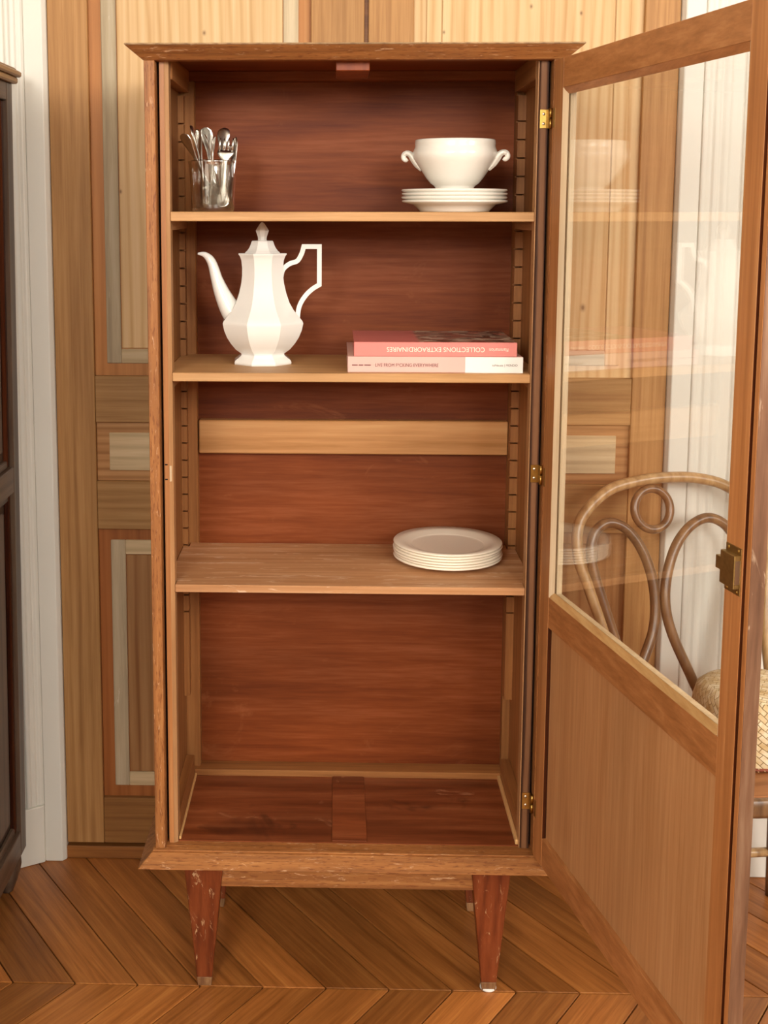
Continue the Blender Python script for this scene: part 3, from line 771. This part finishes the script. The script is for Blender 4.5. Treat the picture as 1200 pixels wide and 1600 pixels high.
text_mesh('LIVE FROM F*CKING EVERYWHERE', .1100, .0062, 'ink_dark', 'spine_title', b1, (.0420, .0378, zb + .0102))
text_mesh('teNeues | MENDO', .0440, .0048, 'ink_grey', 'spine_publisher', b1, (.2450, .0372, zb + .0106))
mk = MB()
for a, w in ((.0015, .0098), (.0132, .0078), (.0230, .0112)): mk.box(a, a + w, .0379, .0386, zb + .0120, zb + .0138)
mk.build('spine_author_mark', 'ink_dark', b1)
zc = zb + .0279
b2 = book('art_book', .0046, .2885, .0410, .245, zc, zc + .0250, 'book_coral', 'book_cover_print', 'glossy coral art book with gilt lettering, lying on the pale pink book')
text_mesh('COLLECTIONS EXTRAORDINAIRES', .1700, .0082, 'ink_cream', 'spine_title', b2, (.0620, .0405, zc + .0082), True)
text_mesh('Flammarion', .0330, .0062, 'ink_cream', 'spine_publisher', b2, (.2400, .0405, zc + .0090), True)

# jar and cutlery
jc = (-.2485, .125)
jar = MB().lathe([(0, .006), (.0330, .006), (.0350, .009), (.0375, .040), (.0395, .0800), (.0405, .0875), (.0425, .0905), (.0437, .0893), (.0437, .0868), (.0425, .0845), (.0418, .0800), (.0398, .040), (.0385, .008), (.0375, .002), (.036, 0), (0, 0)], 64)
jo = jar.build('glass_jar', 'jar_glass'); jo.location = (jc[0], jc[1], S1 + .0002); WORLD[jo.name] = Vector(jo.location)
tag(jo, 'clear glass jar on the top shelf holding silver cutlery', 'jar')

def blade(mb, st, nx=7):
    """st: (z, halfwidth, centre_y, cup, thickness) stations along local z"""
    rows = []
    for z, w, c, cup, th in st:
        top = []; bot = []
        for i in range(nx):
            t = -1 + 2 * i / (nx - 1)
            y = c + cup * (1 - t * t)
            e = th * (1 - .75 * t ** 4)
            top.append((w * t, y - e / 2, z)); bot.append((w * t, y + e / 2, z))
        rows.append(top + bot[::-1])
    n = len(rows[0]); vs_ = [p for r in rows for p in r]; fs = []
    for i in range(len(rows) - 1):
        for k_ in range(n):
            fs.append((i * n + k_, i * n + (k_ + 1) % n, (i + 1) * n + (k_ + 1) % n, (i + 1) * n + k_))
    fs.append(tuple(range(n))[::-1]); fs.append(tuple((len(rows) - 1) * n + i for i in range(n)))
    mb.add(vs_, fs, True)
def handle_st(z0, z1, wend):
    Ln = z1 - z0
    return [(z0, .0028, 0, 0, .0026), (z0 + Ln * .25, .0025, 0, 0, .0026), (z0 + Ln * .5, .0033, 0, 0, .0024), (z0 + Ln * .68, wend * .72, -.0006, 0, .0022),
            (z0 + Ln * .82, wend, -.0012, .0003, .002), (z0 + Ln * .93, wend * .92, -.002, .0005, .002), (z1 - .002, wend * .6, -.003, .0005, .002), (z1, wend * .2, -.0034, 0, .0014)]
def spoon(mb, Ln, we=.0085, bw_=.0145):
    h = Ln * .32
    blade(mb, [(0, .002, .001, .0, .001), (h * .06, bw_ * .5, .002, .0012, .0012), (h * .2, bw_ * .82, .003, .003, .0012), (h * .45, bw_, .003, .0048, .0012), (h * .7, bw_ * .85, .002, .0042, .0012),
               (h * .9, bw_ * .5, .0008, .002, .0016), (h, .0045, 0, .0006, .002)] + [(h + .006, .003, 0, 0, .0026)] + handle_st(h + .012, Ln, we))
def fork(mb, Ln, we=.0085):
    h = Ln * .34
    for i in range(4):
        x = (-1.5 + i) * .0052
        n0 = len(mb.v)
        blade(mb, [(0, .0006, .004, 0, .0008), (h * .1, .0011, .003, 0, .0014), (h * .55, .0014, .0005, 0, .0018)], 5)
        for j in range(n0, len(mb.v)): mb.v[j].x += x
    blade(mb, [(h * .54, .0096, .0005, 0, .0018), (h * .68, .0100, 0, 0, .0020), (h * .85, .0065, 0, 0, .0022), (h, .0032, 0, 0, .0026)] + handle_st(h + .006, Ln, we))
def knife(mb, Ln):
    blade(mb, [(0, .0055, 0, 0, .0055), (.02, .0058, 0, 0, .006), (Ln * .42, .005, 0, 0, .005), (Ln * .44, .0062, 0, 0, .0055), (Ln * .46, .0060, 0, 0, .0016), (Ln * .7, .0078, 0, 0, .0014), (Ln * .9, .0072, 0, 0, .0012), (Ln * .98, .0045, 0, 0, .001), (Ln, .0012, 0, 0, .0008)], 5)
gz = S1 + .0075
# kind, top point, foot point, roll, upside down, label
cut = [('spoon', (-.2985, .118, 1.5760), (-.2410, .139), .5, False, 'broad-ended silver spoon leaning furthest left in the jar'),
       ('fork', (-.2850, .143, 1.5915), (-.2580, .146), -.3, False, 'silver fork with its handle highest at the left rear of the jar'),
       ('spoon', (-.2720, .127, 1.5830), (-.2640, .124), .9, False, 'dark silver spoon standing upright left of the jar middle'),
       ('fork', (-.2630, .150, 1.5880), (-.2450, .152), 1.2, False, 'thin silver fork handle edge-on at the rear of the jar'),
       ('spoon', (-.2570, .118, 1.5740), (-.2340, .117), .1, False, 'ornate silver spoon handle just left of the brightest handle'),
       ('spoon', (-.2460, .104, 1.5690), (-.2480, .104), -.1, False, 'brightest broad silver spoon handle at the front of the jar'),
       ('spoon', (-.2300, .138, 1.5870), (-.2360, .128), .15, False, 'tall warm-toned silver spoon handle right of the jar middle'),
       ('fork', (-.2230, .118, 1.5680), (-.2290, .100), .2, True, 'silver fork with its tines upward at the right of the jar'),
       ('fork', (-.2215, .138, 1.5560), (-.2270, .137), -.2, True, 'short silver fork with tines upward behind the knife'),
       ('knife', (-.2065, .121, 1.5690), (-.2200, .121), .5, False, 'silver knife with its bright blade upward at the jar right edge')]
for kind, tp, ft, roll, flip, label in cut:
    A = Vector((ft[0], ft[1], gz)); Bv = Vector(tp); Ln = (Bv - A).length
    mb = MB(); {'spoon': spoon, 'fork': fork, 'knife': knife}[kind](mb, Ln)
    if flip:
        for v in mb.v: v.z = Ln - v.z; v.y = -v.y
    for v in mb.v: v.x *= 1.5; v.y *= 1.3
    o = mb.build({'spoon': 'teaspoon', 'fork': 'dessert_fork', 'knife': 'table_knife'}[kind], 'silver')
    o.rotation_mode = 'QUATERNION'
    q = (Bv - A).to_track_quat('Z', 'Y')
    from mathutils import Quaternion
    o.rotation_quaternion = q @ Quaternion((0, 0, 1), roll)
    o.location = A
    tag(o, label, kind, 'cutlery in the glass jar')

# ------------------------------------------------------------------ bentwood chair behind the open door
PHI = math.radians(12)
ch = thing('bentwood_chair', (.71, .10, 0), 'brown bentwood chair with looped back behind the open glass door', 'chair')
ch.rotation_euler = (0, 0, PHI)
LEAN = .25
def bk(x, z, dy=0.0): return Vector((x, .17 + LEAN * (z - .46) + dy, z))
# seat
def superell(rx, ry, n=2.5, k=56):
    out = []
    for i in range(k):
        a = 2 * PI * i / k; c_, s_ = math.cos(a), math.sin(a)
        out.append((rx * math.copysign(abs(c_) ** (2 / n), c_), ry * math.copysign(abs(s_) ** (2 / n), s_)))
    return out
ZS = .455
se = superell(.205, .203)
rim = MB(); kk = len(se)
ringp = [(1.0, ZS - .006), (1.0, ZS - .030), (.985, ZS - .036), (.88, ZS - .036), (.875, ZS - .004), (.975, ZS - .0015)]
for s_, z in ringp: rim.v += [Vector((x * s_, y * s_, z)) for x, y in se]
for a in range(len(ringp)):
    b_ = (a + 1) % len(ringp)
    for i in range(kk): rim.f.append([a * kk + i, a * kk + (i + 1) % kk, b_ * kk + (i + 1) % kk, b_ * kk + i]); rim.sm.append(True)
rim.build('seat_rim', 'bentwood', ch, off=(0, 0, 0))
MB().prism([(x * .955, y * .955) for x, y in se], ZS - .010, ZS).build('seat', 'seat_wood', ch, .002, off=(0, 0, 0))
hp = [(-.135, .43), (-.148, .52), (-.160, .60), (-.188, .695), (-.206, .757), (-.197, .825), (-.137, .879), (-.068, .897), (0, .902), (.068, .897), (.132, .876), (.196, .818), (.206, .750), (.199, .690), (.187, .60), (.187, .52), (.192, .43)]
MB().tube([bk(x, z) for x, z in hp], .0112, 14, sub=5).build('back_hoop', 'bentwood_light', ch, off=(0, 0, 0))
lp = [(-.110, .45), (-.130, .55), (-.160, .66), (-.180, .745), (-.172, .798), (-.140, .820), (-.102, .806), (-.072, .765), (-.055, .712), (-.052, .655), (-.062, .605), (-.088, .55), (-.118, .48)]
MB().tube([bk(x, z, -.004) for x, z in lp], .0102, 14, sub=5).build('back_loop', 'bentwood', ch, off=(0, 0, 0))
rp = [(.118, .45), (.128, .55), (.140, .66), (.142, .735), (.122, .795), (.082, .820), (.040, .808), (.003, .770), (-.022, .712), (-.030, .655), (-.020, .600), (.008, .53), (.036, .465)]
MB().tube([bk(x, z, -.004) for x, z in rp], .0102, 14, sub=5).build('back_loop', 'bentwood', ch, off=(0, 0, 0))
rc = [bk(-.042 + .0385 * math.cos(a), .842 + .0400 * math.sin(a), -.002) for a in [2 * PI * i / 20 for i in range(20)]]
MB().tube(rc, .0086, 12, closed=True, sub=2).build('back_ring', 'bentwood', ch, off=(0, 0, 0))
for sx_ in (-1, 1):
    x = -.135 if sx_ < 0 else .198
    MB().tube([(x, .158, .455), (x * 1.06, .18, .25), (x * 1.22, .225, .0)], [.0125, .0120, .0100], 12, sub=4).build('leg', 'bentwood', ch, off=(0, 0, 0))
    MB().tube([(sx_ * .135, -.142, .420), (sx_ * .140, -.150, .22), (sx_ * .150, -.168, .0)], [.0145, .0125, .0105], 12, sub=4).build('leg', 'bentwood', ch, off=(0, 0, 0))
MB().tube([(-.152, .206, .110), (.02, .214, .114), (.226, .206, .110)], .0095, 12, sub=6).build('stretcher', 'bentwood_light', ch, off=(0, 0, 0))

# straw basket lying mouth-down on the seat
bc = Vector((.752, .108, ZS + .0005))
so = MB()
n_a = 64; prof = [(1.03, .0), (1.035, .012), (1.02, .045), (.99, .078), (.93, .102), (.80, .114), (.5, .118), (.2, .119), (.0, .119)]
base = superell(.102, .108, 2.6, n_a)
for s_, z in prof: so.v += [Vector((x * s_, y * s_, z)) for x, y in base]
for a in range(len(prof) - 1):
    for i in range(n_a): so.f.append([a * n_a + i, a * n_a + (i + 1) % n_a, (a + 1) * n_a + (i + 1) % n_a, (a + 1) * n_a + i]); so.sm.append(True)
bk_o = thing('straw_basket', bc, 'pale plaited straw basket lying mouth down on the bentwood chair seat', 'basket')
bk_o.rotation_euler = (0, 0, PHI)
bo = so.build('woven_body', 'straw', bk_o, off=(0, 0, 0))
uv = bo.data.uv_layers.new(name='UVMap')
for p in bo.data.polygons:
    for li in p.loop_indices:
        v = bo.data.vertices[bo.data.loops[li].vertex_index].co
        a = math.atan2(v.y, v.x) / (2 * PI) * .65
        if p.center.z > .108: uv.data[li].uv = (v.x, v.y + .4)
        else:
            a2 = math.atan2(p.center.y, p.center.x) / (2 * PI) * .65
            if abs(a - a2) > .3: a += .65 * (1 if a2 > a else -1)
            uv.data[li].uv = (a, v.z)
fr = MB()
for i in range(150):
    a = 2 * PI * i / 150 + random.uniform(-.01, .01); x, y = base[int(i / 150 * n_a) % n_a]
    x, y = x * 1.045, y * 1.045
    ln = random.uniform(.004, .010); t = Vector((-y, x, 0)).normalized() * .0016; o_ = Vector((x, y, 0)).normalized()
    p0 = Vector((x, y, random.uniform(.001, .006)))
    p1 = p0 + o_ * ln + Vector((0, 0, random.uniform(-.0005, .003)))
    fr.add([p0 - t, p0 + t, p1 + t * .5, p1 - t * .5], [(0, 1, 2, 3)])
tag(fr.build('frayed_edge', 'straw', bk_o, off=(0, 0, 0)), kind='stuff')
MB().tube([(x * 1.04, y * 1.04, .003) for x, y in base[::2]], .0028, 8, closed=True, sub=1).build('rim_binding', 'rim_red', bk_o, off=(0, 0, 0))

# ------------------------------------------------------------------ dark cabinet at the left edge
dk = thing('dark_cabinet', (-.90, .05, 0), 'dark brown panelled wooden cabinet at the left edge beside the white casing', 'cabinet')
dk.rotation_euler = (0, math.radians(.6), 0)
XF, YF, YN = -.6885, .372, -.55
XB = -1.15
def dbx(*a): return MB().box(*a)
dbx(XB, XF - .022, YN, YF - .003, .085, 1.690).build('body', 'dark_oak_z', dk, .002)
# frame of the face (faces +x): stiles and rails
for y0, y1 in ((YF - .040, YF), (-.115, -.065), (YN, YN + .04)):
    dbx(XF - .022, XF, y0, y1, .085, 1.690).build('stile', 'dark_oak_z', dk, .0015)
for ya, yb_ in ((-.065, YF - .040), (YN + .04, -.115)):
    for z0, z1 in ((.085, .140), (.872, .925), (1.655, 1.690)):
        dbx(XF - .021, XF - .0005, ya, yb_, z0, z1).build('rail', 'dark_oak_y', dk, .0015)
    for z0, z1 in ((.140, .872), (.925, 1.655)):
        pn = MB().box(XF - .0225, XF - .019, ya, yb_, z0, z1)
        pn.build('panel', 'dark_oak_z', dk)
        # moulded frame round each panel
        for (a0, a1, c0, c1) in ((ya, ya + .016, z0, z1), (yb_ - .016, yb_, z0, z1)):
            dbx(XF - .019, XF - .008, a0, a1, c0, c1).build('panel_moulding', 'dark_red_z', dk, .003)
        for (c0, c1) in ((z0, z0 + .016), (z1 - .016, z1)):
            dbx(XF - .019, XF - .008, ya + .016, yb_ - .016, c0, c1).build('panel_moulding', 'dark_oak_y', dk, .003)
        dbx(XF - .0195, XF - .012, ya + .034, yb_ - .034, z0 + .034, z1 - .034).build('raised_field', 'dark_oak_z', dk, .004)
tp_ = MB(); tp_.box(XB - .01, XF + .010, YN - .012, YF + .010, 1.690, 1.703); tp_.box(XB - .015, XF + .016, YN - .018, YF + .016, 1.703, 1.715); tp_.box(XB - .01, XF + .008, YN - .01, YF + .008, 1.715, 1.721)
tp_.build('top', 'dark_top_y', dk, .003)
for y in (YF - .032, YN + .032):
    for x in (XF - .032, XB + .032):
        MB().tube([(x, y, .090), (x + .004, y, .065), (x, y, .03), (x - .004, y, .0)], [.024, .026, .020, .013], 12, sub=4).build('foot', 'dark_oak_z', dk)
